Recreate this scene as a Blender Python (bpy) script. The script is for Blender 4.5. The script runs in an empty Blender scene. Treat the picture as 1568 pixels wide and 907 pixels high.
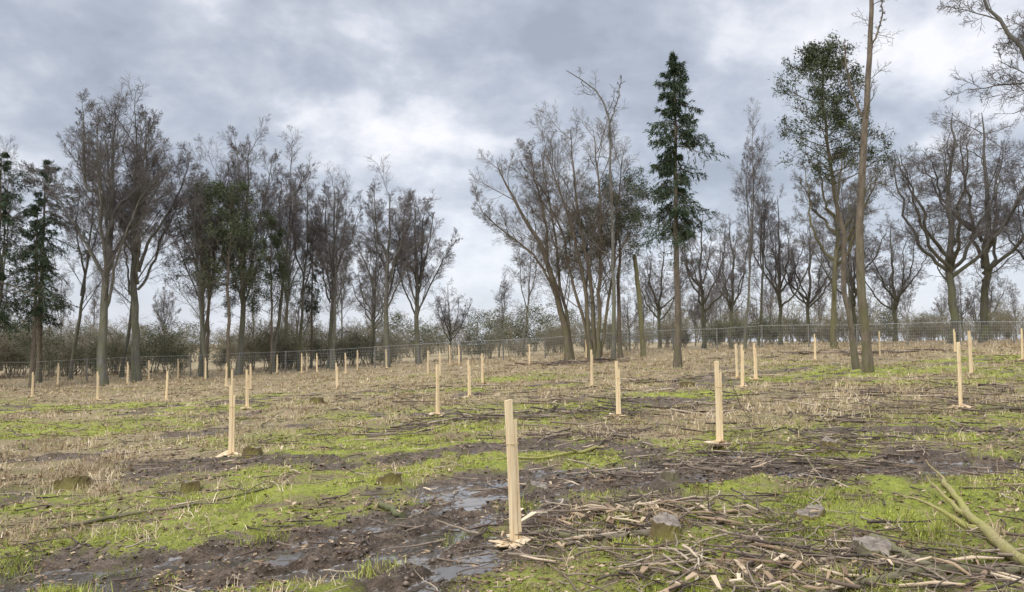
import bpy, math, numpy as np
from mathutils import Vector
rng = np.random.default_rng(7)
scene = bpy.context.scene

# ------------------------------------------------------------------ noise
def _h(ix, iy, s):
    n = (ix*374761393 + iy*668265263 + s*1442695041) & 0xffffffff
    n = ((n ^ (n >> 13))*1274126177) & 0xffffffff
    return ((n ^ (n >> 16)) & 0xffff)/65535.0
def vn(x, y, s=0):
    x = np.asarray(x, float); y = np.asarray(y, float)
    ix = np.floor(x).astype(np.int64); iy = np.floor(y).astype(np.int64)
    fx = x-ix; fy = y-iy
    fx = fx*fx*(3-2*fx); fy = fy*fy*(3-2*fy)
    a = _h(ix, iy, s); b = _h(ix+1, iy, s); c = _h(ix, iy+1, s); d = _h(ix+1, iy+1, s)
    return (a*(1-fx)+b*fx)*(1-fy)+(c*(1-fx)+d*fx)*fy
def fbm(x, y, s=0, o=4):
    t = 0; a = 0.5; n = 0
    x = np.asarray(x, float); y = np.asarray(y, float)
    for i in range(o):
        xr = x*.8-y*.6; yr = x*.6+y*.8; x, y = xr, yr
        t = t + a*vn(x*2**i+i*17.3, y*2**i-i*9.1, s+i); n += a; a *= .5
    return t/n
def sst(a, b, x):
    t = np.clip((x-a)/(b-a), 0, 1); return t*t*(3-2*t)

# ------------------------------------------------------------------ terrain
PATHS = [([(-9,6.9),(-5,6.4),(-3,6.1),(-1.6,6.5),(-.9,7.6),(.3,8.7),(1.8,9.4),(3.2,9.4),(5,8.6),(8,8.4),(12,9)], .66),
         ([(.1,3.0),(-.7,4.4),(-1.8,5.0),(-3.2,5.6),(-4.4,6.2)], .80),
         ([(-2.6,5.6),(-.8,5.8),(-.3,6.9)], .45),
         ([(2.4,10.6),(4,9.4),(6.5,7.6),(9,6.9)], .45),
         ([(-1.2,9.2),(.5,10.0),(2.6,11.0)], .35)]
def pdist(x, y, pts):
    best = np.full(np.shape(x), 1e9)
    for (ax, ay), (bx, by) in zip(pts[:-1], pts[1:]):
        dx, dy = bx-ax, by-ay
        t = np.clip(((x-ax)*dx+(y-ay)*dy)/(dx*dx+dy*dy), 0, 1)
        best = np.minimum(best, np.hypot(x-ax-t*dx, y-ay-t*dy))
    return best
def g2(x, y, cx, cy, sx, sy): return np.exp(-(((x-cx)/sx)**2+((y-cy)/sy)**2))
def masks(x, y):
    x = np.asarray(x, float); y = np.asarray(y, float)
    nz = fbm(x*1.1, y*1.1, 3, 4)-.5
    mud = np.zeros(np.shape(x)); rut = np.zeros(np.shape(x))
    for pts, w in PATHS:
        d = pdist(x, y, pts)
        mud = np.maximum(mud, sst(-.65, .55, (w-d)+nz*2.6))
        rut = np.maximum(rut, np.exp(-((d-w*.62)/.17)**2))
    sp = fbm(x*.42, y*.6, 11, 4)
    mud = np.maximum(mud, .8*sst(.57, .70, sp)*sst(6, 9, y)*(1-sst(30, 40, y)))
    st = fbm(x*.26, y*.40, 21, 5)
    straw = sst(.46, .60, st)*.78
    straw = np.maximum(straw, g2(x, y, -8, 13.5, 3.6, 2.8)*1.3)
    straw = np.maximum(straw, g2(x, y, 2.2, 13.2, 1.1, 1.1)*1.1)
    straw = np.maximum(straw, g2(x, y, -5, 22, 5, 2.)*.85)
    straw = np.maximum(straw, g2(x, y, 9.5, 17.5, 3.5, 1.8)*.9)
    straw = np.maximum(straw, g2(x, y, 2.5, 25, 3.5, 2.5)*.9)
    straw = np.maximum(straw, sst(26, 38, y+(st-.5)*34)*.95)
    straw = straw*(1-.75*g2(x, y, -2.5, 16, 3, 2))*(1-.8*g2(x, y, 6.5, 12.5, 2.5, 1.5))
    straw = straw*sst(4.5, 8.5, y+(st-.5)*6+np.abs(x)*.2)
    return np.clip(mud, 0, 1), np.clip(straw, 0, 1), rut
def base_h(x, y):
    return 1.3*np.tanh(x/22)*sst(-25, 3, y)+.5*sst(30, 58, y)
def height(x, y, full=False):
    x = np.asarray(x, float); y = np.asarray(y, float)
    mud, straw, rut = masks(x, y)
    near = 1-sst(40, 90, np.hypot(x, y))
    d = (fbm(x*.5, y*.5, 31, 3)-.5)*.22*near
    big = d
    d = d+(fbm(x*3, y*3, 33, 4)-.5)*.10*near
    d = d+straw*(fbm(x*5, y*5, 36, 2)-.4)*.10*near
    clod = np.abs(fbm(x*6, y*6, 35, 4)-.5)*2
    d = d+mud*((fbm(x*3.5, y*3.5, 38, 4)-.5)*.15+(.25-clod)*.13 - .035 - .12*rut*(.4+1.*vn(x*1.3, y*1.3, 4)))*near
    lvl = big*.8-.064+(vn(x*.6, y*.6, 40)-.5)*.05
    wet = sst(.0, .008, lvl-d)*sst(.35, .6, mud)
    d = np.where(mud > .45, np.maximum(d, lvl), d)
    z = base_h(x, y)+d
    if full: return z, mud, straw, wet
    return z
def hz(x, y): return float(height(np.array([x]), np.array([y]))[0])

# ------------------------------------------------------------------ mesh buffer
class Buf:
    def __init__(s): s.v=[]; s.n=0; s.q=[]; s.t=[]; s.a=[]
    def add(s, V, Q=None, T=None, mat=0, rnd=None):
        V = V.reshape(-1, 3)
        if Q is not None and len(Q): s.q.append((Q+s.n, mat))
        if T is not None and len(T): s.t.append((T+s.n, mat))
        s.v.append(V); s.n += len(V)
        s.a.append(np.full(len(V), .5) if rnd is None else np.asarray(rnd, float).reshape(-1))
    def mesh(s, name, mats, smooth=True, attrs=None):
        me = bpy.data.meshes.new(name)
        V = np.concatenate(s.v)
        li=[]; ls=[]; mi=[]; off=0
        for arr, k in ((s.q, 4), (s.t, 3)):
            for F, m in arr:
                li.append(F.reshape(-1)); c=len(F)
                ls.append(off+np.arange(c)*k); off += c*k; mi.append(np.full(c, m))
        li=np.concatenate(li).astype(np.int32); ls=np.concatenate(ls).astype(np.int32); mi=np.concatenate(mi).astype(np.int32)
        me.vertices.add(len(V)); me.vertices.foreach_set("co", V.astype(np.float32).ravel())
        me.loops.add(len(li)); me.loops.foreach_set("vertex_index", li)
        me.polygons.add(len(ls)); me.polygons.foreach_set("loop_start", ls)
        me.polygons.foreach_set("material_index", mi)
        me.polygons.foreach_set("use_smooth", np.full(len(ls), smooth))
        for m in mats: me.materials.append(m)
        at = me.attributes.new("rnd", 'FLOAT', 'POINT'); at.data.foreach_set("value", np.concatenate(s.a).astype(np.float32))
        if attrs:
            for k, v in attrs.items():
                at = me.attributes.new(k, 'FLOAT', 'POINT'); at.data.foreach_set("value", v.astype(np.float32).ravel())
        me.update(calc_edges=True)
        return me
def obj(name, me, loc=(0,0,0), rot=0, sc=1, parent=None):
    o = bpy.data.objects.new(name, me); scene.collection.objects.link(o)
    o.location = loc; o.rotation_euler = (0, 0, rot)
    o.scale = (sc, sc, sc) if np.isscalar(sc) else sc
    if parent: o.parent = parent
    return o
def nrm(v): return v/np.maximum(np.linalg.norm(v, axis=-1, keepdims=True), 1e-9)
def tube(buf, P, R, sides, mat=0, caps=False, capmat=None, rnd=None, rough=0):
    N, K, _ = P.shape
    T = nrm(np.gradient(P, axis=1))
    ref = nrm(rng.normal(size=(N, 1, 3)))
    u = nrm(np.cross(T, np.broadcast_to(ref, T.shape))); v = np.cross(T, u)
    a = np.arange(sides)*2*math.pi/sides
    RR = R[:, :, None, None]*np.ones((1, 1, sides, 1))
    if rough: RR = RR*(1+rough*rng.normal(size=RR.shape))
    V = P[:, :, None, :]+RR*(np.cos(a)[None, None, :, None]*u[:, :, None, :]+np.sin(a)[None, None, :, None]*v[:, :, None, :])
    idx = np.arange(N*K*sides).reshape(N, K, sides)
    A = idx[:, :-1]; B = np.roll(A, -1, 2); D = idx[:, 1:]; C = np.roll(D, -1, 2)
    Q = np.stack([A, B, C, D], -1).reshape(-1, 4)
    r = None
    if rnd is not None: r = np.repeat(rnd, K*sides)
    buf.add(V, Q, None, mat, r)
    if caps:
        for k in (0, K-1):
            C0 = P[:, k:k+1]; ring = V[:, k]
            VV = np.concatenate([C0, ring], 1)
            ii = np.arange(N)[:, None]*(sides+1)
            j = np.arange(sides)
            TT = np.stack([ii+0*j, ii+1+j, ii+1+(j+1) % sides], -1).reshape(-1, 3)
            buf.add(VV, None, TT, mat if capmat is None else capmat, None if rnd is None else np.repeat(rnd, sides+1))

def leaves(buf, C, size, mat=1, D=None, aspect=.4, flat=0.):
    N = len(C)
    if N == 0: return
    d = rng.normal(size=(N, 3)) if D is None else D+rng.normal(size=(N, 3))*.5
    d = nrm(d); w = nrm(np.cross(d, rng.normal(size=(N, 3))))
    L = size*(rng.uniform(.5, 1.4, (N, 1)))
    V = np.stack([C-w*L*aspect*.5, C+w*L*aspect*.5, C+d*L], 1)
    T = np.arange(N*3).reshape(N, 3)
    buf.add(V, None, T, mat, np.repeat(rng.uniform(0, 1, N), 3))

# ------------------------------------------------------------------ materials
def new_mat(name):
    m = bpy.data.materials.new(name); m.use_nodes = True
    nt = m.node_tree; b = nt.nodes["Principled BSDF"]; return m, nt, b
def N(nt, t, **k):
    n = nt.nodes.new(t)
    for a, v in k.items(): setattr(n, a, v)
    return n
def noise(nt, vec, scale, detail=4, rough=.6, dist=0):
    n = N(nt, "ShaderNodeTexNoise"); n.inputs["Scale"].default_value = scale
    n.inputs["Detail"].default_value = detail; n.inputs["Roughness"].default_value = rough; n.inputs["Distortion"].default_value = dist
    if vec is not None: nt.links.new(vec, n.inputs["Vector"])
    return n.outputs["Fac"]
def ramp(nt, fac, stops):
    r = N(nt, "ShaderNodeValToRGB"); el = r.color_ramp.elements
    el[0].position = stops[0][0]; el[0].color = (*stops[0][1], 1)
    el[1].position = stops[-1][0]; el[1].color = (*stops[-1][1], 1)
    for p, c in stops[1:-1]:
        e = el.new(p); e.color = (*c, 1)
    nt.links.new(fac, r.inputs[0]); return r.outputs[0]
def math_(nt, op, a, b=None, c=None, clamp=False):
    n = N(nt, "ShaderNodeMath", operation=op, use_clamp=clamp)
    for i, x in enumerate((a, b, c)):
        if x is None: continue
        if isinstance(x, (int, float)): n.inputs[i].default_value = x
        else: nt.links.new(x, n.inputs[i])
    return n.outputs[0]
def mix(nt, f, a, b, bt='MIX'):
    n = N(nt, "ShaderNodeMix", data_type='RGBA', blend_type=bt)
    for s, x in ((n.inputs[0], f), (n.inputs[6], a), (n.inputs[7], b)):
        if isinstance(x, (int, float)): s.default_value = x
        elif isinstance(x, tuple): s.default_value = (*x, 1)
        else: nt.links.new(x, s)
    return n.outputs[2]
def mrange(nt, v, a, b, c=0., d=1.):
    n = N(nt, "ShaderNodeMapRange", interpolation_type='SMOOTHSTEP')
    nt.links.new(v, n.inputs[0])
    for i, x in enumerate((a, b, c, d)): n.inputs[i+1].default_value = x
    return n.outputs[0]
def bump(nt, b, h, strength, dist=.02):
    n = N(nt, "ShaderNodeBump"); n.inputs["Distance"].default_value = dist
    if isinstance(strength, (int, float)): n.inputs["Strength"].default_value = strength
    else: nt.links.new(strength, n.inputs["Strength"])
    nt.links.new(h, n.inputs["Height"]); nt.links.new(n.outputs[0], b.inputs["Normal"])
def attr(nt, name):
    n = N(nt, "ShaderNodeAttribute", attribute_name=name); return n.outputs["Fac"]
def objco(nt): return N(nt, "ShaderNodeTexCoord").outputs["Object"]

def bark(name, dark, light, moss=None, mossh=5., scale=3.):
    m, nt, b = new_mat(name); co = objco(nt)
    mp = N(nt, "ShaderNodeMapping"); mp.inputs["Scale"].default_value = (1, 1, .25); nt.links.new(co, mp.inputs[0])
    n1 = noise(nt, mp.outputs[0], scale*3, 5, .7); n2 = noise(nt, co, 1.2, 3)
    col = ramp(nt, n1, [(.3, dark), (.7, light)])
    if moss:
        sx = N(nt, "ShaderNodeSeparateXYZ"); nt.links.new(co, sx.inputs[0])
        low = mrange(nt, sx.outputs[2], mossh, 0., 0., .75)
        f = math_(nt, 'MULTIPLY', low, mrange(nt, n2, .35, .6))
        col = mix(nt, f, col, moss)
    nt.links.new(col, b.inputs["Base Color"]); b.inputs["Roughness"].default_value = .9
    b.inputs["Specular IOR Level"].default_value = .2
    bump(nt, b, n1, .6, .03); return m
M_beech = bark("beech_bark", (.08,.073,.063), (.23,.215,.185), (.165,.165,.085), 8)
M_oak = bark("oak_bark", (.06,.054,.045), (.17,.155,.125), (.14,.145,.06), 8)
M_brown = bark("brown_bark", (.09,.070,.052), (.235,.19,.14), (.15,.145,.065), 6)
M_pineb = bark("conifer_bark", (.085,.07,.055), (.225,.18,.135), (.14,.14,.065), 3)
M_yell = bark("ivy_tree_bark", (.09,.08,.05), (.23,.205,.12), (.18,.17,.08), 12)
def plain(name, c1, c2, sc=4):
    m, nt, b = new_mat(name); col = ramp(nt, noise(nt, objco(nt), sc, 2), [(.35, c1), (.65, c2)])
    nt.links.new(col, b.inputs["Base Color"]); b.inputs["Roughness"].default_value = .8; b.inputs["Specular IOR Level"].default_value = .2
    return m
M_twig = plain("twig_bark", (.115,.097,.088), (.20,.175,.162), 1.)
M_twigb = plain("willow_twig_bark", (.13,.107,.085), (.22,.185,.148), 1.)
M_haze = plain("thicket_twigs", (.18,.155,.105), (.28,.25,.175), 1.)
def foliage(name, stops):
    m, nt, b = new_mat(name)
    col = ramp(nt, attr(nt, "rnd"), stops)
    nt.links.new(col, b.inputs["Base Color"]); b.inputs["Roughness"].default_value = .65
    b.inputs["Specular IOR Level"].default_value = .25
    return m
M_fir = foliage("fir_needles", [(0, (.020,.034,.020)), (.6, (.044,.068,.034)), (1, (.095,.125,.055))])
M_pine = foliage("pine_needles", [(0, (.035,.045,.022)), (.6, (.064,.080,.036)), (1, (.12,.135,.055))])
M_ivy = foliage("ivy_leaves", [(0, (.05,.055,.02)), (.6, (.11,.12,.04)), (1, (.19,.19,.07))])
M_shleaf = foliage("shrub_leaves", [(0, (.12,.11,.05)), (.5, (.20,.185,.08)), (1, (.30,.27,.13))])
M_grass = foliage("grass_blades", [(0, (.11,.115,.027)), (.45, (.27,.305,.045)), (.8, (.43,.46,.08)), (1, (.56,.50,.21))])
M_dry = foliage("dry_grass_blades", [(0, (.16,.11,.06)), (.4, (.37,.27,.15)), (.8, (.57,.445,.27)), (1, (.74,.61,.41))])
M_stick = foliage("stick_bark", [(0, (.05,.037,.028)), (.4, (.14,.10,.072)), (.8, (.27,.21,.15)), (1, (.50,.40,.28))])
M_chip = foliage("wood_chip", [(0, (.14,.085,.045)), (.5, (.38,.265,.16)), (1, (.66,.53,.36))])
M_pale = foliage("fresh_wood_chip", [(0, (.50,.36,.20)), (1, (.78,.62,.40))])
M_litter = foliage("leaf_litter", [(0, (.06,.035,.02)), (.5, (.18,.11,.06)), (.85, (.32,.22,.12)), (1, (.50,.38,.24))])
m_clod, nt, b = new_mat("wet_mud_clods")
nt.links.new(ramp(nt, attr(nt, "rnd"), [(0, (.035,.024,.015)), (.6, (.095,.066,.043)), (1, (.20,.145,.10))]), b.inputs["Base Color"]); b.inputs["Roughness"].default_value = .42

# ------------------------------------------------------------------ ground
def ground():
    nx, ny = 1150, 1250
    u = np.linspace(-1, 1, nx); bx = math.asinh(600/2.5); X = 2.5*np.sinh(u*bx)
    lo, hi = math.asinh(-44/2.6), math.asinh(900/2.6)
    Y = 5.5+2.6*np.sinh(np.linspace(lo, hi, ny))
    XX, YY = np.meshgrid(X, Y)
    z, mud, straw, wet = height(XX, YY, True)
    V = np.stack([XX, YY, z], -1)
    idx = np.arange(nx*ny).reshape(ny, nx)
    Q = np.stack([idx[:-1, :-1], idx[:-1, 1:], idx[1:, 1:], idx[1:, :-1]], -1).reshape(-1, 4)
    bf = Buf(); bf.add(V, Q)
    m, nt, b = new_mat("field_soil_and_moss"); co = objco(nt)
    n1 = noise(nt, co, 1.3, 5, .65); n2 = noise(nt, co, 6, 6, .72); n3 = noise(nt, co, 45, 5, .75)
    g = ramp(nt, math_(nt, 'ADD', math_(nt, 'MULTIPLY', n2, .5), math_(nt, 'MULTIPLY', n3, .5)),
             [(.36, (.08,.065,.028)), (.44, (.20,.21,.038)), (.53, (.35,.38,.05)), (.66, (.52,.52,.11))])
    g2_ = ramp(nt, n3, [(.3, (.095,.066,.036)), (.5, (.24,.18,.095)), (.7, (.40,.31,.18))])
    g = mix(nt, mrange(nt, math_(nt, 'ADD', math_(nt, 'MULTIPLY', n1, .6), math_(nt, 'MULTIPLY', n2, .4)), .475, .59), g, g2_)
    s = ramp(nt, n3, [(.28, (.13,.09,.05)), (.5, (.33,.245,.14)), (.7, (.54,.43,.27))])
    s = mix(nt, mrange(nt, n1, .46, .62, 0, .6), s, (.19,.17,.055))
    md = ramp(nt, math_(nt, 'ADD', math_(nt, 'MULTIPLY', n2, .55), math_(nt, 'MULTIPLY', n3, .45)), [(.36, (.028,.018,.010)), (.48, (.105,.072,.045)), (.62, (.28,.205,.14))])
    jit = math_(nt, 'MULTIPLY', math_(nt, 'SUBTRACT', math_(nt, 'ADD', n2, n3), 1.0), 1.9)
    sf = mrange(nt, math_(nt, 'ADD', attr(nt, "straw"), jit), .3, .75)
    mf = mrange(nt, math_(nt, 'ADD', attr(nt, "mud"), jit), .38, .64)
    wf = mrange(nt, attr(nt, "wet"), .3, .7)
    col = mix(nt, sf, g, s); col = mix(nt, mf, col, md)
    col = mix(nt, wf, col, (.085,.07,.055))
    nt.links.new(col, b.inputs["Base Color"])
    damp = mrange(nt, n1, .42, .60)
    ro = mix(nt, mf, (.92,.92,.92), mix(nt, damp, (.8,.8,.8), (.28,.28,.28))); ro = mix(nt, wf, ro, (.02,.02,.02))
    nt.links.new(ro, b.inputs["Roughness"])
    nt.links.new(mrange(nt, wf, 0, 1, .35, 1.0), b.inputs["Specular IOR Level"])
    bh = math_(nt, 'ADD', n2, math_(nt, 'MULTIPLY', n3, .5))
    bump(nt, b, bh, math_(nt, 'SUBTRACT', 1.0, wf, clamp=True), .08)
    me = bf.mesh("ground", [m], True, dict(mud=mud, straw=straw, wet=wet))
    obj("ground", me)
ground()

def wedge(n, y0, y1, p=1.0, margin=.78):
    r = rng.uniform(0, 1, n)
    y = y0*(y1/y0)**(r**p)
    x = rng.uniform(-1, 1, n)*(margin*y+1.0)
    return x, y
def blades(name, x, y, L, W, mat, lean=.6, per=1, spread=.0, bias=.12):
    x = np.repeat(x, per)+rng.normal(size=len(x)*per)*np.repeat(spread*np.ones(len(x)), per)
    y = np.repeat(y, per)+rng.normal(size=len(y)*per)*np.repeat(spread*np.ones(len(y)), per)
    L = np.repeat(L, per)*rng.uniform(.4, 1.4, len(x)); W = np.repeat(W, per)
    z = height(x, y)-.005
    C = np.stack([x, y, z], -1)
    a = rng.uniform(0, 2*math.pi, len(x)); l = np.abs(rng.normal(size=len(x)))*lean
    d = nrm(np.stack([np.cos(a)*l, np.sin(a)*l, np.ones(len(x))], -1))
    b = rng.uniform(0, 2*math.pi, len(x)); w = np.stack([np.cos(b), np.sin(b), 0*b], -1)
    mid = C+d*(L*.55)[:, None]; tip = C+d*L[:, None]+np.stack([np.cos(a), np.sin(a), -.6+0*a], -1)*(L*l*.25)[:, None]
    ww = w*W[:, None]*.5
    V = np.stack([C-ww, C+ww, mid+ww*.7, mid-ww*.7, tip], 1)
    i = np.arange(len(x))[:, None]*5
    Q = i+np.array([[0, 1, 2, 3]]); T = i+np.array([[3, 2, 4]])
    rn = np.repeat(np.clip(rng.uniform(0, 1, len(x))*.75+(fbm(x*1.2, y*1.2, 77, 3)-.5)*1.4+bias, 0, 1), 5)
    bf = Buf(); bf.add(V, Q, T, 0, rn)
    obj(name, bf.mesh(name, [mat], True))
x, y = wedge(140000, 3.2, 42, .85)
mud, straw, rut = masks(x, y)
cl = fbm(x*2.6, y*2.6, 55, 4)
k = (rng.uniform(0, 1, len(x)) > np.maximum(mud*1.04, straw*.85)) & (cl+rng.normal(size=len(x))*.05 > .51)
x, y, cl = x[k], y[k], cl[k]
blades("grass", x, y, .026+.16*np.clip(cl-.54, 0, 1)+.0008*y, .0035+.0007*y, M_grass, .9, 3, .025)
tx, ty = [], []
for (a, b_, n) in [(-3.35,6.0,900),(-3.0,5.35,500),(.9,6.9,260),(2.1,5.1,260),(-1.0,6.1,160),(-4.2,6.9,240),(3.2,6.2,260),(.1,8.1,160),(-2.2,7.2,200)]:
    tx.append(a+rng.normal(size=n)*.12); ty.append(b_+rng.normal(size=n)*.09)
blades("grass_tuft", np.concatenate(tx), np.concatenate(ty), .10+0*np.concatenate(tx), .006+0*np.concatenate(tx), M_grass, .7, 1, 0)
x, y = wedge(95000, 3.4, 62, .7)
mud, straw, rut = masks(x, y)
cl = fbm(x*1.6, y*1.6, 66, 4)
k = (rng.uniform(0, 1, len(x)) < np.maximum(straw*.95, .12)) & (mud < .5) & (cl+rng.normal(size=len(x))*.05 > .46)
x, y, cl = x[k], y[k], cl[k]
blades("dry_grass", x, y, .05+.42*np.clip(cl-.46, 0, 1)+.001*y, .004+.0006*y, M_dry, 1.0, 4, .04, .22)
x, y = wedge(70000, 3.3, 45, .8)
mud, straw, rut = masks(x, y); cl = fbm(x*1.5, y*1.5, 88, 4)
k = cl+rng.normal(size=len(x))*.08 > .5+.08*mud
x, y = x[k], y[k]; bf = Buf()
a = rng.uniform(0, 6.28, len(x)); D = np.stack([np.cos(a), np.sin(a), rng.normal(size=len(x))*.2], -1)
C = np.stack([x, y, height(x, y)+.008], -1); w_ = nrm(np.stack([-np.sin(a), np.cos(a), rng.normal(size=len(x))*.35], -1))
L = ((.014+.0013*y)*rng.uniform(.5, 1.5, len(x)))[:, None]
V = np.stack([C-D*L, C+w_*L*.6, C+D*L, C-w_*L*.6], 1)
bf.add(V, np.arange(len(x)*4).reshape(-1, 4), None, 0, np.repeat(rng.uniform(0, 1, len(x)), 4))
obj("leaf_litter", bf.mesh("leaf_litter", [M_litter], False))
# churned clods in the mud
x, y = wedge(90000, 3.2, 14, 1.)
hh, mud, straw, wet = height(x, y, True)
k = (rng.uniform(0, 1, len(x)) < mud*.7) & (wet < .3) & (fbm(x*3, y*3, 91, 3) > .47)
x, y, hh = x[k], y[k], hh[k]; n = len(x)
oc = np.array([(1,0,0),(0,1,0),(-1,0,0),(0,-1,0),(0,0,1),(0,0,-1)], float)
r_ = (.006+.022*rng.uniform(0, 1, n)**3)[:, None, None]
V = oc[None]*r_*rng.uniform(.5, 1.4, (n, 6, 1))*np.array([1.2, 1.2, .8])
a = rng.uniform(0, 6.28, n)[:, None]; vx = V[..., 0]*np.cos(a)-V[..., 1]*np.sin(a); vy = V[..., 0]*np.sin(a)+V[..., 1]*np.cos(a)
V = np.stack([vx+x[:, None], vy+y[:, None], V[..., 2]+hh[:, None]+.003], -1)
T = np.array([(0,1,4),(1,2,4),(2,3,4),(3,0,4),(1,0,5),(2,1,5),(3,2,5),(0,3,5)])
bf = Buf(); bf.add(V, None, (np.arange(n)[:, None, None]*6+T[None]).reshape(-1, 3), 0, np.repeat(rng.uniform(0, 1, n), 6))
obj("mud_clods", bf.mesh("mud_clods", [m_clod], True))

# ------------------------------------------------------------------ tree generator
UP = np.array([0, 0, 1.])
def spawn(P, R, L, n, t0, t1, ang, lenf, lv, taper, trop, wig, K, rf, rtip, flat=0.):
    Np, Kp, _ = P.shape
    t = t0+(t1-t0)*(np.arange(n)[None]+rng.uniform(0, 1, (Np, n)))/n
    fi = np.clip(t, 0, .9999)*(Kp-1); i0 = fi.astype(int); w = (fi-i0)[..., None]
    r = np.arange(Np)[:, None]
    pos = P[r, i0]*(1-w)+P[r, i0+1]*w
    T = nrm(P[r, i0+1]-P[r, i0]); rad = R[r, i0]*(1-w[..., 0])+R[r, i0+1]*w[..., 0]
    ref = nrm(rng.normal(size=(Np, 1, 3))); u = nrm(np.cross(T, np.broadcast_to(ref, T.shape))); v = np.cross(T, u)
    phi = rng.uniform(0, 6.28, (Np, 1))+np.arange(n)[None]*2.4+rng.normal(size=(Np, n))*.4
    a = np.radians(rng.uniform(ang[0], ang[1], (Np, n)))[..., None]
    d = np.cos(a)*T+np.sin(a)*(np.cos(phi)[..., None]*u+np.sin(phi)[..., None]*v)
    d = d.reshape(-1, 3); d[:, 2] *= (1-flat); d = nrm(d); pos = pos.reshape(-1, 3)
    L2 = (L[:, None]*lenf*(1-taper*(t-t0)/max(1-t0, .01))*rng.uniform(1-lv, 1+lv, (Np, n))).reshape(-1)
    out = [pos]; p = pos
    for k in range(K-1):
        d = nrm(d+wig*rng.normal(size=d.shape)+trop*UP); p = p+d*(L2/(K-1))[:, None]; out.append(p)
    P2 = np.stack(out, 1)
    r0 = np.minimum(rad.reshape(-1)*.8, L2*rf)
    r0 = np.maximum(r0, rtip)
    s = np.linspace(0, 1, K)[None]
    R2 = r0[:, None]*(1-s)**.9+rtip*s
    return P2, R2, L2
def resample(pts, K, wig=0.):
    pts = np.array(pts, float)
    d = np.r_[0, np.cumsum(np.linalg.norm(np.diff(pts, axis=0), axis=1))]
    t = np.linspace(0, d[-1], K)
    o = np.stack([np.interp(t, d, pts[:, i]) for i in range(3)], -1)
    for _ in range(2):
        o[1:-1] = (o[:-2]+2*o[1:-1]+o[2:])/4
    if wig:
        w = np.cumsum(rng.normal(size=(K, 3))*wig, 0); w -= np.linspace(0, 1, K)[:, None]*w[-1]*.7; w[:, 2] = 0; w[0] = 0
        o += w
    return o, d[-1]
def trunks(specs, K=18, wig=.05):
    Ps, Rs, Ls = [], [], []
    for pts, r0, r1 in specs:
        P, L = resample(pts, K, wig)
        s = np.linspace(0, 1, K); R = r0*(1-s)**.8+r1*s
        if P[0, 2] < .1:
            R = R*(1+.5*np.exp(-s*L/.35)); P[0, 2] = -.25
        Ps.append(P); Rs.append(R); Ls.append(L)
    return np.stack(Ps), np.stack(Rs), np.array(Ls)
def tree_mesh(name, specs, L1, L2, L3, L4, bark_m, leaf=None, tw=.05, twig=None):
    bf = Buf(); P, R, L = trunks(specs, wig=tw)
    tube(bf, P, R, 9)
    lv = []
    for i, a in enumerate((L1, L2, L3, L4)):
        if a is None: break
        P, R, L = spawn(P, R, L, **a)
        tube(bf, P, R, (6, 4, 3, 3)[i], 0 if i < 1 else 1); lv.append((P, R, L))
    mats = [bark_m, twig or M_twig]
    if leaf:
        mats.append(leaf[0]); leaf[1](bf, lv)
    return bf.mesh(name, mats, True)
def A(n, t0, t1, ang, lenf, lv=.3, taper=.4, trop=.08, wig=.12, K=7, rf=.018, rtip=.006, flat=0.):
    return dict(n=n, t0=t0, t1=t1, ang=ang, lenf=lenf, lv=lv, taper=taper, trop=trop, wig=wig, K=K, rf=rf, rtip=rtip, flat=flat)

H0 = 15.
def beech(i):
    h = H0; x = rng.normal()*.2; y = rng.normal()*.2
    fork = h*rng.uniform(.20, .32)
    specs = [([(0,0,0), (x*.5, y*.5, fork), (x, y, h*.6), (x*1.3, y, h*.88)], .20, .015)]
    nst = 7
    a0 = rng.uniform(0, 6.28)
    for k in range(nst):
        a = a0+k*2.4+rng.normal()*.2; s = .7+1.7*(k+rng.uniform())/nst; z0 = fork*(1.9-.9*k/nst)*rng.uniform(.85, 1.15)
        c, q = math.cos(a), math.sin(a)
        specs.append(([(x*.4, y*.4, z0), (x*.4+c*s*.35, y*.4+q*s*.35, z0+h*.11), (x+c*s*.95, y+q*s*.95, h*.60), (x+c*s*1.45, y+q*s*1.45, h*(.93-.055*s*s)*rng.uniform(.95, 1.))], .10-.02*(s-.7), .012))
    return tree_mesh(f"beech_mesh", specs,
        A(12, .25, .99, (22, 46), .23, .35, .35, .05, .06, 7, .0105, .008),
        A(8, .15, 1, (25, 48), .45, .3, .4, .04, .07, 5, .009, .006),
        A(7, .15, 1, (25, 48), .52, .3, .4, .03, .08, 3, .008, .005),
        A(6, .15, 1, (22, 46), .66, .3, .3, .02, .08, 2, .007, .0038), M_beech, None, .04)
def slim(i, mat=None):
    h = H0; x, y = rng.normal(size=2)*.5
    specs = [([(0,0,0), (x*.6, y*.6, h*.4), (x, y, h*.7), (x*1.2, y, h*.97)], .13, .010),
             ([(x*.5, y*.5, h*.38), (x*.5+.6, y*.5+.3, h*.55), (x+1.3, y+.4, h*.86)], .075, .010),
             ([(x*.7, y*.7, h*.46), (x*.6-.6, y*.5-.3, h*.62), (x-1.1, y-.4, h*.90)], .07, .010)]
    return tree_mesh("slim_mesh", specs,
        A(14, .28, .98, (28, 55), .20, .4, .35, .05, .08, 7, .011, .008),
        A(8, .2, 1, (28, 52), .45, .3, .4, .04, .1, 5, .0095, .006),
        A(7, .2, 1, (26, 50), .52, .3, .4, .03, .1, 3, .008, .005),
        A(6, .2, 1, (26, 50), .66, .3, .3, .02, .1, 2, .007, .0038), mat or M_beech)
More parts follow.
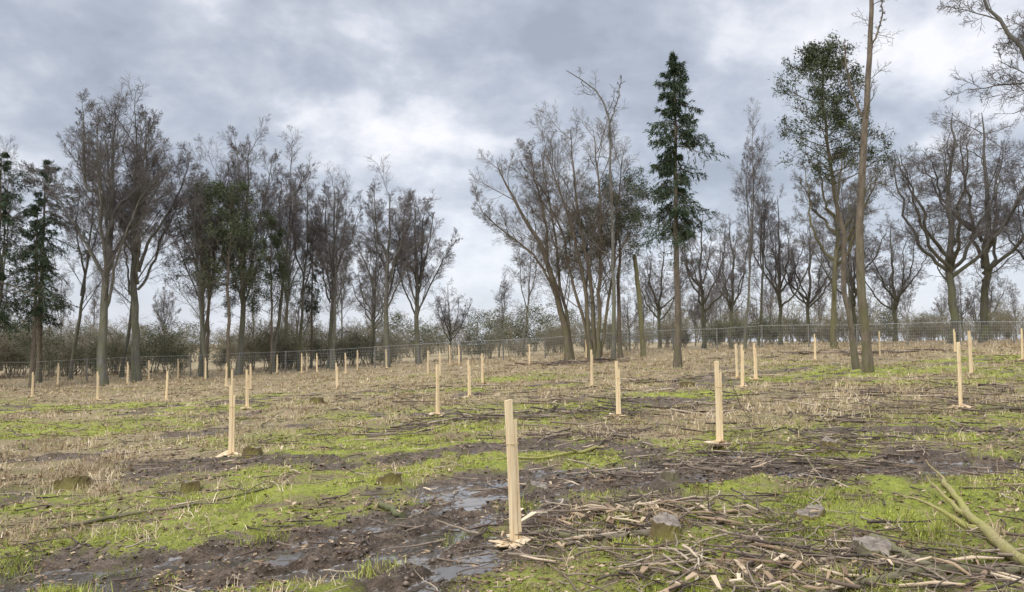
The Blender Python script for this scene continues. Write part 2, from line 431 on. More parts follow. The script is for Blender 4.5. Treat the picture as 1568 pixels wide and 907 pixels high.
def oak(i, mat=None, ivy=False):
    h = H0; fork = h*rng.uniform(.25, .38)
    specs = []; x, y = rng.normal(size=2)*.4
    specs.append(([(0,0,0), (x*.5, y*.5, fork), (x, y, h*.6), (x*1.8, y*1.2, h*.92)], .23, .02))
    a0 = rng.uniform(0, 6.28); nst = 7
    for k in range(nst):
        a = a0+k*6.28/nst+rng.normal()*.3; s = rng.uniform(1.5, 2.8); z0 = fork*rng.uniform(.8, 1.6); c, q = math.cos(a), math.sin(a)
        specs.append(([(x*.4, y*.4, z0), (x*.4+c*s*.7, y*.4+q*s*.7, z0+h*.1), (x*.6+c*s*1.15, y*.6+q*s*1.15, z0+h*.24), (x+c*s*1.6, y+q*s*1.6, h*(1.02-.10*s)*rng.uniform(.92, 1.))], .11, .015))
    def ivyf(bf, lv):
        P = lv[1][0]; c = P.reshape(-1, 3); c = c[(c[:, 2] < h*.75)]
        c = c[rng.uniform(0, 1, len(c)) < .35]
        c = np.repeat(c, 5, 0)+rng.normal(size=(len(c)*5, 3))*.16
        leaves(bf, c, .09, 2)
    return tree_mesh("oak_mesh", specs,
        A(11, .22, .97, (35, 62), .21, .4, .35, .03, .15, 8, .013, .009),
        A(8, .15, 1, (35, 60), .45, .35, .4, .02, .17, 5, .011, .007),
        A(7, .15, 1, (32, 58), .5, .3, .4, .02, .17, 3, .009, .0055),
        A(6, .15, 1, (30, 58), .62, .3, .3, .02, .16, 2, .008, .004), mat or M_oak, (M_ivy, ivyf) if ivy else None, .10)
def conifer(h=14., r=.16, cb=.43, width=2.0, x=0, n=104, mat=M_fir, lean=0., full=5):
    bf = Buf()
    P, R, L = trunks([([(0,0,0), (lean*.3, 0, h*.4), (lean, 0, h)], r, .012)], wig=.02)
    tube(bf, P, R, 10)
    t = cb+(1-cb)*np.linspace(0, .985, n)+rng.normal(size=n)*.004; t = np.clip(t, 0, .995)
    az = np.arange(n)*2.4+rng.normal(size=n)*.7
    s = (t-cb)/(1-cb)
    prof = np.where(s < .25, .7+s*1.2, 1.0*(1-(s-.25)/.75)**.6)
    ln = width*prof*rng.uniform(.4, 1.2, n)*(.8+.3*np.sin(t*40+az))+.15
    ln *= np.where(rng.uniform(0, 1, n) > .1, 1, .3)
    fi = t*(P.shape[1]-1); i0 = fi.astype(int); w = (fi-i0)[:, None]
    pos = P[0, i0]*(1-w)+P[0, np.minimum(i0+1, P.shape[1]-1)]*w
    d = np.stack([np.cos(az), np.sin(az), -.15+.75*s**2], -1); d = nrm(d); K = 7; out = [pos]; p = pos
    for k in range(K-1):
        d = nrm(d+np.array([0, 0, -.18 if k < 3 else .12])+rng.normal(size=d.shape)*.06); p = p+d*(ln/(K-1))[:, None]; out.append(p)
    PB = np.stack(out, 1); ss = np.linspace(0, 1, K)[None]
    RB = (ln*.012)[:, None]*(1-ss)+.005
    tube(bf, PB, RB, 4)
    P2, R2, L2 = spawn(PB, RB, ln, 11, .12, 1, (35, 70), .38, .4, .5, -.16, .12, 5, .012, .004, .3)
    tube(bf, P2, R2, 3)
    c = P2[:, 1:].reshape(-1, 3); dd = nrm(P2[:, 1:]-P2[:, :-1]).reshape(-1, 3)
    c = np.repeat(c, full, 0)+rng.normal(size=(len(c)*full, 3))*.04; dd = np.repeat(dd, full, 0)+np.array([0, 0, -.35])
    leaves(bf, c, .16, 1, dd, .24)
    c = PB[:, 2:].reshape(-1, 3); c = np.repeat(c, 7, 0)+rng.normal(size=(len(c)*7, 3))*.05
    leaves(bf, c, .15, 1, None, .26)
    m = 50; P3, R3, L3 = spawn(P, R, L, m, .14, cb+.08, (70, 105), .06, .6, 0, -.02, .1, 4, .012, .005)
    tube(bf, P3, R3, 3)
    P4, R4, L4 = spawn(P, R, L, 12, cb-.12, cb+.05, (70, 100), .075, .4, 0, -.08, .1, 5, .012, .005)
    tube(bf, P4, R4, 3)
    c = P4[:, 1:].reshape(-1, 3); c = np.repeat(c, 7, 0)+rng.normal(size=(len(c)*7, 3))*.08; leaves(bf, c, .15, 1, np.tile(np.array([[0, 0, -.4]]), (len(c), 1)), .3)
    return bf.mesh("fir_mesh", [M_pineb, mat], True)
def pine(h=13., cb=.4, width=2.0, dens=1., mat=M_pine, specs=None, leafsize=.16, n1=30, bark_m=None, bare=0., rep=7, blob=.13):
    specs = specs or [([(0,0,0), (.15, 0, h*.4), (-.1, .1, h*.75), (.1, 0, h)], .14, .015)]
    def lf(bf, lv):
        q = lv[2][0][:, 1:]; keep = np.repeat(rng.uniform(0, 1, n1*len(specs)) > bare, 30)
        if len(keep) == len(q): q = q[keep]
        c = q.reshape(-1, 3); c = c[rng.uniform(0, 1, len(c)) < .8*dens]
        c = np.repeat(c, rep, 0)+rng.normal(size=(len(c)*rep, 3))*blob
        leaves(bf, c, leafsize, 2, None, .32)
    return tree_mesh("pine_mesh", specs,
        A(n1, cb, .98, (50, 85), width/h, .45, .55, .03, .1, 7, .013, .008),
        A(6, .35, 1, (30, 60), .42, .3, .3, .02, .12, 5, .012, .006),
        A(5, .3, 1, (30, 60), .5, .3, .3, .02, .12, 4, .011, .004), None, bark_m or M_pineb, (mat, lf))
def shrub(kind=0):
    h = 3.; specs = []
    for k in range(7):
        a = rng.uniform(0, 6.28); s = rng.uniform(.2, 1.4); c, q = math.cos(a), math.sin(a)
        specs.append(([(c*.25, q*.25, 0), (c*s*.6, q*s*.6, h*.45), (c*s*1.15, q*s*1.15, h*rng.uniform(.7, 1.05))], .025, .006))
    def lf(bf, lv):
        c = lv[1][0][:, 1:].reshape(-1, 3); fr = (.15, .8, .04)[kind]
        c = c[rng.uniform(0, 1, len(c)) < fr]; rp = 9 if kind == 1 else 4
        c = np.repeat(c, rp, 0)+rng.normal(size=(len(c)*rp, 3))*.16
        leaves(bf, c, .09 if kind == 1 else .08, 2, None, .5)
    return tree_mesh("shrub_mesh", specs, A(7, .15, 1, (25, 55), .40, .4, .4, .06, .15, 4, .010, .006),
        A(6, .15, 1, (25, 55), .5, .3, .3, .04, .15, 3, .009, .005), A(4, .2, 1, (25, 55), .6, .3, .3, .03, .15, 2, .008, .004), None,
        M_haze, ((M_shleaf, M_pine, M_shleaf)[kind], lf), twig=M_haze)

B = [beech(i) for i in range(4)]; S = [slim(0), slim(1), slim(2), slim(1, M_oak)]
O = [oak(0), oak(1), oak(2), oak(3, M_yell, True)]
YW = [pine(width=2.5, cb=.38), pine(dens=.9, width=2.6, cb=.45, bare=.22)]
SH = [shrub(0), shrub(1), shrub(2), shrub(0)]
FIR = conifer(); FW = [conifer(h=13, cb=.30, width=3.0, n=66), conifer(h=13, cb=.42, width=2.4, n=58)]

def plant(name, me, x, y, h, h0=H0, wide=1., rot=None):
    s = h/h0
    return obj(name, me, (x, y, hz(x, y)-.03), rng.uniform(0, 6.28) if rot is None else rot, (s*wide, s*wide, s))
# left side wood edge
plant("spruce_tree", FW[0], -27.0, 42, 12.6, 13, 1.15)
plant("spruce_tree", FW[0], -27.6, 47, 13.2, 13, 1.0)
plant("spruce_tree", FW[1], -25.6, 43, 10.0, 13, 1.0)
plant("slender_tree", S[1], -28.2, 44, 12.5)
plant("beech_tree", B[0], -22.3, 44, 17.4, wide=1.1)
plant("beech_tree", B[1], -21.4, 46, 16.8, wide=1.1)
plant("slender_tree", S[0], -27.4, 50, 13.8)
plant("slender_tree", S[1], -19.3, 50, 13.6)
plant("slender_tree", S[2], -25.2, 52, 14.2)
plant("beech_tree", B[2], -21.6, 56, 15.6, wide=.85)
plant("beech_tree", B[3], -17.0, 50, 16.6, wide=.9)
plant("slender_tree", S[2], -15.4, 52, 14.8)
plant("beech_tree", B[0], -16.6, 59, 14.4, wide=.75)
plant("slender_tree", S[3], -14.0, 53, 13.2)
plant("slender_tree", S[0], -17.8, 47, 11.8)
plant("yew_tree", YW[1], -16.6, 47, 11.2, 13, 1.)
plant("yew_tree", YW[1], -18.6, 49, 11.6, 13, 1.)
plant("yew_tree", YW[0], -15.0, 50, 9.8, 13, .85)
plant("yew_tree", YW[0], -17.6, 52, 9.4, 13, .8)
plant("beech_tree", B[1], -12.5, 55, 14.4, wide=.9)
plant("spruce_tree", FW[1], -14.2, 57, 10.2, 13, .8)
plant("slender_tree", S[2], -11.4, 52, 10.5)
plant("slender_tree", S[3], -10.4, 60, 11.)
plant("beech_tree", B[2], -8.1, 52, 13.0, wide=1.1)
plant("beech_tree", B[3], -6.2, 54, 12.3, wide=1.15)
plant("oak_tree", O[1], -4.6, 60, 6.2)
plant("slender_tree", S[1], .8, 58, 9.2)
plant("slender_tree", S[2], -1.0, 62, 6.5)
def clump(specs, mat, ivy=.0, f=1.):
    def lf(bf, lv):
        c = lv[1][0][:, 1:].reshape(-1, 3); c = c[(c[:, 2] < 8.5)]; c = c[rng.uniform(0, 1, len(c)) < ivy]
        c = np.repeat(c, 5, 0)+rng.normal(size=(len(c)*5, 3))*.14; leaves(bf, c, .09, 2, None, .5)
    return tree_mesh("willow_mesh", specs,
        A(int(15*f), .22, .98, (22, 50), .23, .4, .35, .05, .09, 8, .011, .008),
        A(8, .15, 1, (25, 50), .44, .3, .4, .04, .11, 5, .0095, .006),
        A(7, .15, 1, (28, 50), .52, .3, .4, .03, .11, 3, .008, .005),
        A(6, .2, 1, (28, 50), .66, .3, .3, .02, .12, 2, .007, .0038), mat, (M_ivy, lf), .06, M_twigb)
c1 = clump([([(0,0,0), (-.5,.1,3), (-1.3,0,6.2), (-3.2,.1,9.2), (-4.4,0,11.8)], .23, .02),
            ([(-1.3,0,6.1), (-1.6,.2,9), (-2.4,.3,13.0)], .10, .012),
            ([(-.6,.1,3.4), (-1.9,-.5,6.2), (-4.4,-.6,8.2), (-5.6,-.7,9.4)], .09, .012),
            ([(.2,.1,0), (-.1,.5,4), (-.6,.8,8), (-1.5,1,12.6)], .12, .012)], M_brown, .05)
plant("leaning_goat_willow", c1, 3.4, 47.5, 1, 1, rot=0)
c2 = clump([([(0,0,0), (-.3,0,4), (-1.2,0,8), (-2.6,.2,12.3)], .13, .015),
            ([(.2,.1,0), (.1,.2,5), (-.7,.5,9.5), (-1.2,.6,13.6)], .14, .015),
            ([(.35,-.1,0), (.4,-.2,5), (.5,-.5,10), (.2,-.6,13.2)], .13, .015),
            ([(.1,.3,0), (-.9,.5,4), (-1.6,1.2,8), (-3.6,1.4,11.6)], .11, .015),
            ([(.5,.1,0), (1.0,.1,4), (1.5,.4,8), (1.9,.5,11.8)], .10, .015)], M_brown, .22)
plant("goat_willow", c2, 4.5, 46, 1, 1, rot=0)
c3 = tree_mesh("slender_mesh", [([(0,0,0), (.1,0,6), (-.25,0,11), (-.1,.1,14), (-1.0,0,15.6), (-2.6,0,16.3)], .12, .02),
            ([(-.2,0,12.5), (.3,.1,14.4), (.6,.2,16)], .05, .012)],
        A(20, .3, .98, (40, 80), .085, .5, .2, .05, .18, 7, .013, .008), A(6, .2, 1, (30, 60), .45, .3, .4, .04, .18, 5, .011, .006),
        A(4, .2, 1, (30, 60), .5, .3, .4, .03, .15, 4, .010, .005), None, M_beech)
plant("tall_thin_tree", c3, 5.6, 44.5, 1, 1, rot=0)
pc = pine(h=10, cb=.55, width=2.3, dens=.9, mat=M_pine, leafsize=.13)
plant("scots_pine", pc, 6.3, 46.5, 10.2, 10, 1)
plant("scots_pine", pc, 4.6, 48.5, 8.9, 10, .9)
sb = Buf(); P, R, L = trunks([([(0,0,0), (-.2,0,3), (-.45,0,5.9)], .14, .11)], wig=.015)
R[0] = np.maximum(R[0], .10); tube(sb, P, R, 12, 0, True, None, None, .05)
P2, R2, L2 = spawn(P, R, L, 7, .3, .95, (50, 90), .05, .5, 0, 0, .1, 4, .02, .008); tube(sb, P2, R2, 5)
obj("dead_tree_snag", sb.mesh("snag", [M_yell], True), (7.5, 46, hz(7.5, 46)))
plant("fir_tree", FIR, 7.2, 35, 13.8, 14, 1.0, rot=1.0)
# right side
plant("oak_tree", O[0], 13.1, 55, 10.4, wide=.9)
plant("oak_tree", O[2], 14.2, 52, 9.2, wide=.8)
plant("slender_tree", S[2], 14.5, 50, 14.4, wide=.7)
plant("slender_tree", S[3], 16.6, 54, 11.5)
plant("oak_tree", O[1], 18.4, 55, 11.2, wide=.8)
plant("oak_tree", O[2], 20.6, 56, 9.4)
plant("ivy_clad_oak", O[3], 18.9, 47, 13.2, wide=.9)
plant("oak_tree", O[0], 24.0, 56, 10.5)
plant("oak_tree", O[1], 27.6, 58, 9.6)
plant("slender_tree", S[1], 22.0, 52, 11.)
plant("oak_tree", O[2], 27.3, 50, 15.9, wide=1.1, rot=.6)
plant("oak_tree", O[0], 30.4, 52, 16.4, wide=1.05, rot=2.2)
plant("oak_tree", O[1], 33.5, 50, 12.)
plant("oak_tree", O[2], 36.5, 48, 11.)
plant("oak_tree", O[1], 11.0, 60, 9)
tl = tree_mesh("lean_mesh", [([(0,0,0), (-.35,0,3), (-.25,0,6), (.0,0,8.5), (.2,0,10.3), (.45,0,12.3), (.3,0,13.6)], .15, .05),
        ([(0,0,8.4), (-.35,.1,9.6), (-.5,.1,11.)], .04, .012), ([(.3,0,10.6), (.7,.1,11.3), (.85,0,12.6)], .035, .012)],
        A(18, .35, .98, (35, 80), .06, .5, .2, .04, .2, 6, .014, .007), A(6, .2, 1, (30, 60), .5, .3, .4, .04, .18, 5, .012, .005),
        A(4, .2, 1, (30, 60), .5, .3, .4, .03, .15, 4, .011, .004), None, M_brown, tw=.03)
plant("leaning_larch_trunk", tl, 11.5, 26, 1, 1, rot=0)
ps = [([(0,0,0), (-.25,.1,4), (-.6,.1,7), (-.9,0,9.3), (-.85,0,11.4)], .11, .015)]
pl = pine(h=11.4, cb=.56, width=1.7, dens=.9, specs=ps, leafsize=.11, n1=50, bare=.42, mat=M_pine, rep=8, blob=.09)
plant("scots_pine", pl, 12.0, 28, 1, 1, rot=0)
plant("oak_tree", O[1], 13.0, 15.5, 12.5, wide=.95, rot=2.)

# distant woodland and undergrowth
def empty(name):
    e = bpy.data.objects.new(name, None); scene.collection.objects.link(e); return e
E = empty("distant_woodland")
k = 0
for i in range(48):
    y = rng.uniform(64, 115); x = rng.uniform(-.75, .75)*y
    b = x/y
    if -.12 < b < .07: continue
    h = rng.uniform(6, 10)*(1.15 if b < -.15 else .75)*y/75
    me = [B[i % 4], S[i % 4], O[i % 3], S[(i+1) % 4]][i % 4]
    obj(f"tree_{k}", me, (x, y, hz(x, y)), rng.uniform(0, 6), (h/H0*.9, h/H0*.9, h/H0), E); k += 1
for i in range(90):
    y = rng.uniform(85, 150); x = (-.8+1.6*(i+rng.uniform())/90)*y; s = rng.uniform(1.1, 1.9)
    obj(f"tree_{k}", SH[(0, 2, 1, 0)[i % 4]], (x, y, hz(x, y)-.6), rng.uniform(0, 6), (s*1.5, s*1.5, s), E); k += 1
E = empty("woodland_undergrowth")
k = 0
for i in range(150):
    x = rng.uniform(-46, 46)
    y = 57+rng.uniform(0, 12)-max(0, -x-8)*.3
    s = rng.uniform(.4, 1.0)*(1.2 if x < -10 else .75)
    if -6 < x < 2: s *= .8
    obj(f"shrub_{k}", SH[[0, 2, 0, 1, 2, 3, 2][i % 7]], (x, y, hz(x, y)-.05), rng.uniform(0, 6), (s*1.3, s*1.3, s), E); k += 1
for i in range(10):
    x = rng.uniform(-34, -13); y = 52+rng.uniform(0, 6)-max(0, -x-14)*.25; s = rng.uniform(.4, .8)
    obj(f"holly_{k}", SH[1], (x, y, hz(x, y)-.05), rng.uniform(0, 6), (s*1.1, s*1.1, s), E); k += 1

# ------------------------------------------------------------------ fence
fl = [(-44, 36), (-34, 41), (-20, 48.5), (-8, 52), (3, 53), (14, 51.5), (26, 47), (42, 42)]
fp, Lf = resample([(a, b, 0) for a, b in fl], 34)
m_post = bark("fence_post_wood", (.13,.12,.10), (.28,.26,.22))
m_wire, nt, b = new_mat("galvanised_wire"); b.inputs["Base Color"].default_value = (.55,.57,.59,1); b.inputs["Roughness"].default_value = .5
fb = Buf(); nf = len(fp)
fz = height(fp[:, 0], fp[:, 1])
Pp = np.stack([np.stack([fp[:, 0], fp[:, 1], fz-.2], -1), np.stack([fp[:, 0], fp[:, 1], fz+.5], -1), np.stack([fp[:, 0]+rng.normal(size=nf)*.02, fp[:, 1], fz+1.4], -1)], 1)
tube(fb, Pp, np.full((nf, 3), .05), 6, 0, True)
for hh in (.1, .27, .44, .61, .78, .95, 1.12, 1.35):
    tube(fb, np.stack([fp[:, 0], fp[:, 1]-.06, fz+hh], -1)[None], np.full((1, nf), .010 if hh > 1.3 else .0025), 3, 1)
s = np.linspace(0, nf-1.001, 800); i0 = s.astype(int); w = s-i0
vx = fp[i0, 0]*(1-w)+fp[i0+1, 0]*w; vy = fp[i0, 1]*(1-w)+fp[i0+1, 1]*w-.06; vz = fz[i0]*(1-w)+fz[i0+1]*w
tube(fb, np.stack([np.stack([vx, vy, vz+.05], -1), np.stack([vx, vy, vz+1.35], -1)], 1), np.full((800, 2), .0022), 3, 1)
obj("wire_fence", fb.mesh("fence", [m_post, m_wire], True))

# ------------------------------------------------------------------ stakes
m_st, nt, b = new_mat("fresh_sawn_timber"); co = objco(nt)
mp = N(nt, "ShaderNodeMapping"); mp.inputs["Scale"].default_value = (1, 1, .06); nt.links.new(co, mp.inputs[0])
n1 = noise(nt, mp.outputs[0], 60, 4, .6); n2 = noise(nt, co, 2.5, 3)
oi = N(nt, "ShaderNodeObjectInfo")
col = ramp(nt, n1, [(.3, (.62,.42,.21)), (.5, (.85,.65,.38)), (.7, (.93,.76,.49))])
col = mix(nt, mrange(nt, n2, .5, .7, 0, .3), col, (.58,.42,.24))
col = mix(nt, math_(nt, 'MULTIPLY', oi.outputs["Random"], .25), col, (.66,.54,.38))
nt.links.new(col, b.inputs["Base Color"]); b.inputs["Roughness"].default_value = .75; bump(nt, b, n1, .4, .005)
def prism(bf, w, d, z0, z1, ox, oy, rot, topslope=.01, mat=0, bev=.004, dx=0.):
    hw, hd = w/2, d/2
    pts = [(-hw+bev,-hd),(hw-bev,-hd),(hw,-hd+bev),(hw,hd-bev),(hw-bev,hd),(-hw+bev,hd),(-hw,hd-bev),(-hw,-hd+bev)]
    c, s = math.cos(rot), math.sin(rot)
    P = np.array([(ox+c*a-s*b_, oy+s*a+c*b_) for a, b_ in pts])
    zs = np.linspace(z0, z1, 6); V = []
    for i, z in enumerate(zs):
        o = dx*(z-z0)/(z1-z0)+.004*math.sin(z*3+ox*50)
        zz = np.full(8, z)
        if i == 5: zz = zz+topslope*(P[:, 0]-ox)/w*2
        V.append(np.stack([P[:, 0]+o, P[:, 1], zz], -1))
    V = np.array(V); idx = np.arange(48).reshape(6, 8)
    A_ = idx[:-1]; B_ = np.roll(A_, -1, 1); D_ = idx[1:]; C_ = np.roll(D_, -1, 1)
    bf.add(V, np.stack([A_, B_, C_, D_], -1).reshape(-1, 4), None, mat)
    top = V[5]; cc = top.mean(0)[None]; j = np.arange(8)
    bf.add(np.concatenate([cc, top]), None, np.stack([0*j, 1+j, 1+(j+1) % 8], -1), mat)
def chips(bf, n, rad, mat=1, big=.05):
    a = rng.uniform(0, 6.28, n); r = rad*np.sqrt(rng.uniform(0, 1, n)); L = rng.uniform(.3, 1., n)*big
    for i in range(n):
        th = rng.uniform(0, 6.28); c, s = math.cos(th), math.sin(th); l, w = L[i], L[i]*rng.uniform(.3, .6); t = .006
        q = np.array([(-l,-w*.6),(l*.8,-w),(l,w*.5),(-l*.7,w)])*rng.uniform(.8, 1.2, (4, 2))
        z = rng.uniform(0.02, .05)+.02*(1-r[i]/rad); tilt = rng.normal()*.2
        V = np.array([(r[i]*math.cos(a[i])+c*x_-s*y_, r[i]*math.sin(a[i])+s*x_+c*y_, z+tilt*x_+dz) for dz in (0, t) for x_, y_ in q])
        F = np.array([(0,3,2,1),(4,5,6,7),(0,1,5,4),(1,2,6,5),(2,3,7,6),(3,0,4,7)])
        bf.add(V, F, None, mat, np.full(8, rng.uniform(.2, 1)))
stk = [(.02,6.7),(-4.69,13.5),(2.88,11.3),(-1.77,19.1),(2.13,16.3),(7.77,14.0),(-17.3,33.7),(-8.15,24.8),(-1.33,24.8),(6.2,21.8),(7.25,26),
 (7.48,24.8),(12.8,22.5),(13.3,35.4),(-13.2,30.8),(-7.49,34.5),(2.63,26.7),(-1.2,32),(16.9,37),(-10.4,30),(-12,37),(-14.2,40),(-22,37),(-24.8,44),
 (-21,44),(-20.7,46),(-19.9,48),(-17.5,46),(-14.3,49),(-12.8,49),(-13,51),(-12,49.5),(-9.5,46),(-9.6,50),(-7.8,50),(-4.3,41),(-3.6,40),(-3.7,48),
 (-3.3,50),(.93,44),(4.4,48),(7.6,47),(19,30),(-30,40),(22,40)]
for i, (x, y) in enumerate(stk):
    bf = Buf(); h = 1.18*rng.uniform(.96, 1.05) if i else 1.2
    r = rng.uniform(-.9, .9) if i else .55
    lean = rng.normal()*.02 if i else -.05
    prism(bf, .055, .05, -.06, h, 0, 0, r, .006, 0, .004, lean)
    prism(bf, .034, .028, -.02, h*.86, .050*math.cos(r)+.0, .050*math.sin(r), r, .012, 0, .003, lean*.8)
    a = np.linspace(0, 2*math.pi, 17); cx = .02*math.cos(r)+lean*.7
    ring = np.stack([cx+.06*np.cos(a)*math.cos(r)-.034*np.sin(a)*math.sin(r), .02*math.sin(r)+.06*np.cos(a)*math.sin(r)+.034*np.sin(a)*math.cos(r), np.full(17, h*.7)], -1)
    tube(bf, ring[None], np.full((1, 17), .003), 4, 1, rnd=np.array([.3]))
    chips(bf, 30 if i < 12 else 10, .16, 1, .11)
    obj("tree_planting_stake", bf.mesh("stake", [m_st, M_pale], False), (x, y, hz(x, y)-.0))

# ------------------------------------------------------------------ stumps
m_cut, nt, b = new_mat("cut_wood_rings"); co = objco(nt)
sx = N(nt, "ShaderNodeSeparateXYZ"); nt.links.new(co, sx.inputs[0])
rr = math_(nt, 'SQRT', math_(nt, 'ADD', math_(nt, 'MULTIPLY', sx.outputs[0], sx.outputs[0]), math_(nt, 'MULTIPLY', sx.outputs[1], sx.outputs[1])))
nn = noise(nt, co, 14, 5)
w = math_(nt, 'SINE', math_(nt, 'ADD', math_(nt, 'MULTIPLY', rr, 420.), math_(nt, 'MULTIPLY', nn, 9.)))
cA = ramp(nt, w, [(0, (.17,.13,.10)), (1, (.27,.22,.17))]); cB = ramp(nt, nn, [(.35, (.07,.052,.038)), (.65, (.36,.30,.23))])
nt.links.new(mix(nt, .6, cA, cB), b.inputs["Base Color"]); b.inputs["Roughness"].default_value = .7
M_mossb = bark("mossy_stump_bark", (.07,.05,.03), (.20,.14,.085), (.22,.20,.05), .4, 12.)
def stump(x, y, r, h, mossy=True):
    bf = Buf(); n = 44; a = np.arange(n)*2*math.pi/n; ph = rng.uniform(0, 6, 4)
    sh = 1+.12*np.sin(2*a+ph[0])+.09*np.sin(3*a+ph[1])+.06*np.sin(5*a+ph[2]); fl = 1+.5*np.clip(np.sin(4*a+ph[3]), 0, 1)
    zs = [-.12, 0, .3, .7, .93, 1.]; rows = []; tilt = .25*r
    edge = rng.normal(size=n)*.015+.03*np.sin(2*a+ph[1])
    for z in zs:
        f = math.exp(-max(z, 0)*3.)
        rad = r*sh*(1+f*(.25+.5*(fl-1)))*(.97 if z == 1. else 1)*(1+rng.normal(size=n)*.03)
        zz = (z*h if z >= 0 else z)+max(z, 0)*(tilt*np.sin(a+ph[0])+edge*.5)
        rows.append(np.stack([rad*np.cos(a), rad*np.sin(a), zz+0*a], -1))
    V = np.array(rows); idx = np.arange(len(zs)*n).reshape(len(zs), n)
    A_ = idx[:-1]; B_ = np.roll(A_, -1, 1); D_ = idx[1:]; C_ = np.roll(D_, -1, 1)
    bf.add(V, np.stack([A_, B_, C_, D_], -1).reshape(-1, 4), None, 0)
    ring = V[-1]; inner = ring*np.array([.5, .5, 1]); inner[:, 2] = h+(inner[:, 2]-h)*.5+rng.normal(size=n)*.004; cc = np.array([[0, 0, h]])
    j = np.arange(n); VV = np.concatenate([ring, inner, cc])
    bf.add(VV, np.stack([j, (j+1) % n, n+(j+1) % n, n+j], -1), np.stack([n+j, n+(j+1) % n, np.full(n, 2*n)], -1), 1)
    obj("tree_stump", bf.mesh("stump", [M_mossb if mossy else M_brown, m_cut], False), (x, y, hz(x, y)-.02), 0)
for s in [(1.2,6.3,.12,.15),(2.5,5.65,.13,.10,False),(1.72,8.9,.08,.12,False),(2.5,6.85,.11,.08),(4.0,10.2,.10,.13),(.3,9.15,.14,.09,False),(-1.45,9.7,.12,.12),
          (-4.0,10.1,.11,.15),(-5.9,10.9,.22,.16),(-4.1,12.8,.13,.16),(-6.3,26,.2,.2),(5.2,24,.2,.2),(9.4,13.4,.15,.18)]:
    stump(*s)

# ------------------------------------------------------------------ sticks
def sticks(name, x, y, L, r, K=6, mat=M_stick, up=.10):
    n = len(x); bf = Buf()
    a = rng.uniform(0, 2*math.pi, n)
    d = np.stack([np.cos(a), np.sin(a)], -1); out = []
    p = np.stack([x, y], -1)-d*(L*.5)[:, None]; z0 = np.abs(rng.normal(size=n))*up
    slope = rng.normal(size=n)*.06; hc = height(x, y)
    for k in range(K):
        z = hc+r*.6+z0*.3+slope*(k/(K-1)-.5)*L
        z = np.maximum(z, height(p[:, 0], p[:, 1])+r*.3)
        out.append(np.stack([p[:, 0], p[:, 1], z+rng.normal(size=n)*r*.3], -1))
        ang = rng.normal(size=n)*.22; c, s = np.cos(ang), np.sin(ang)
        d = np.stack([d[:, 0]*c-d[:, 1]*s, d[:, 0]*s+d[:, 1]*c], -1); p = p+d*(L/(K-1))[:, None]
    P = np.stack(out, 1); R = r[:, None]*(1-.6*np.linspace(0, 1, K)[None])
    rn = rng.uniform(0, 1, n)**1.1
    tube(bf, P, R, 6, 0, True, rnd=rn, rough=.08)
    P2, R2, L2 = spawn(P, R, L, 2, .3, .9, (25, 55), .35, .5, .3, .02, .15, 4, .02, .0015)
    tube(bf, P2, R2, 4, 0, rnd=np.repeat(rn, 2))
    obj(name, bf.mesh(name, [mat], True))
X, Yv, LL, RR_ = [], [], [], []
def cluster(cx, cy, sx_, sy_, n, l, r):
    X.append(cx+rng.normal(size=n)*sx_); Yv.append(cy+rng.normal(size=n)*sy_); q = rng.uniform(.3, 1.5, n)
    LL.append(l*q); RR_.append(r*np.sqrt(q)*rng.uniform(.4, 1.3, n))
for c in [(.8,17,1.6,.6,150,.9,.015),(-2,16,1.2,.5,70,.7,.013),(1.1,13.6,.8,.5,90,.7,.014),(3.6,10.1,1.,.6,190,.7,.010),(1.25,7.3,.7,.35,210,.45,.009),
          (2.3,5.2,.9,.35,230,.45,.009),(.6,6.8,.5,.25,70,.5,.009),(1.7,5.9,.6,.4,100,.4,.009),(6,27,1.5,.6,60,1.,.02),(3.5,44,1.6,.8,120,1.6,.03),(17.5,41,2.5,.8,110,1.6,.03),
          (6.,13.5,2.5,1.2,130,.7,.013),(-1,21,4,1.2,120,.9,.016),(6,18,4,1.5,130,.9,.016),(-7,16,3,1.5,70,.7,.014),(9.5,16,2,1,70,.9,.016),(-3,28,6,2,90,1.2,.02),(2,9.4,1.4,.5,90,.5,.009),(-1.3,7.6,.5,.7,30,.3,.008)]:
    cluster(*c)
x, y = wedge(2000, 4, 40, .8); X.append(x); Yv.append(y); q = rng.uniform(.1, .6, 2000); LL.append(q*(.5+y*.03)); RR_.append(.003+.009*q*rng.uniform(.4, 1, 2000)+.0003*y)
sticks("brushwood", np.concatenate(X), np.concatenate(Yv), np.concatenate(LL), np.concatenate(RR_))
cb_ = Buf()
def slabs(cx, cy, sx_, sy_, n, l0, l1, wf=.25):
    for i in range(n):
        x = cx+rng.normal()*sx_; y = cy+rng.normal()*sy_; th = rng.normal()*.9; l = rng.uniform(l0, l1)/2; w_ = l*rng.uniform(.1, wf)
        c, s = math.cos(th), math.sin(th); z = hz(x, y)+rng.uniform(.01, .06); t = rng.normal()*.1; cu = rng.normal()*.03
        q = [(-l,-w_*.5),(0,-w_),(l*.9,-w_*.6),(l,w_*.2),(0,w_),(-l*.8,w_*.7)]
        V = np.array([(x+c*a-s*b_, y+s*a+c*b_, z+t*a+dz+cu*(1-abs(a/l))) for dz in (0, .008) for a, b_ in q])
        F = [(0,1,4,5),(1,2,3,4),(6,11,10,7),(7,10,9,8)]+[(k_, 6+k_, 6+(k_+1) % 6, (k_+1) % 6) for k_ in range(6)]
        cb_.add(V, np.array(F), None, 0, np.full(12, rng.uniform(0, 1)**1.1))
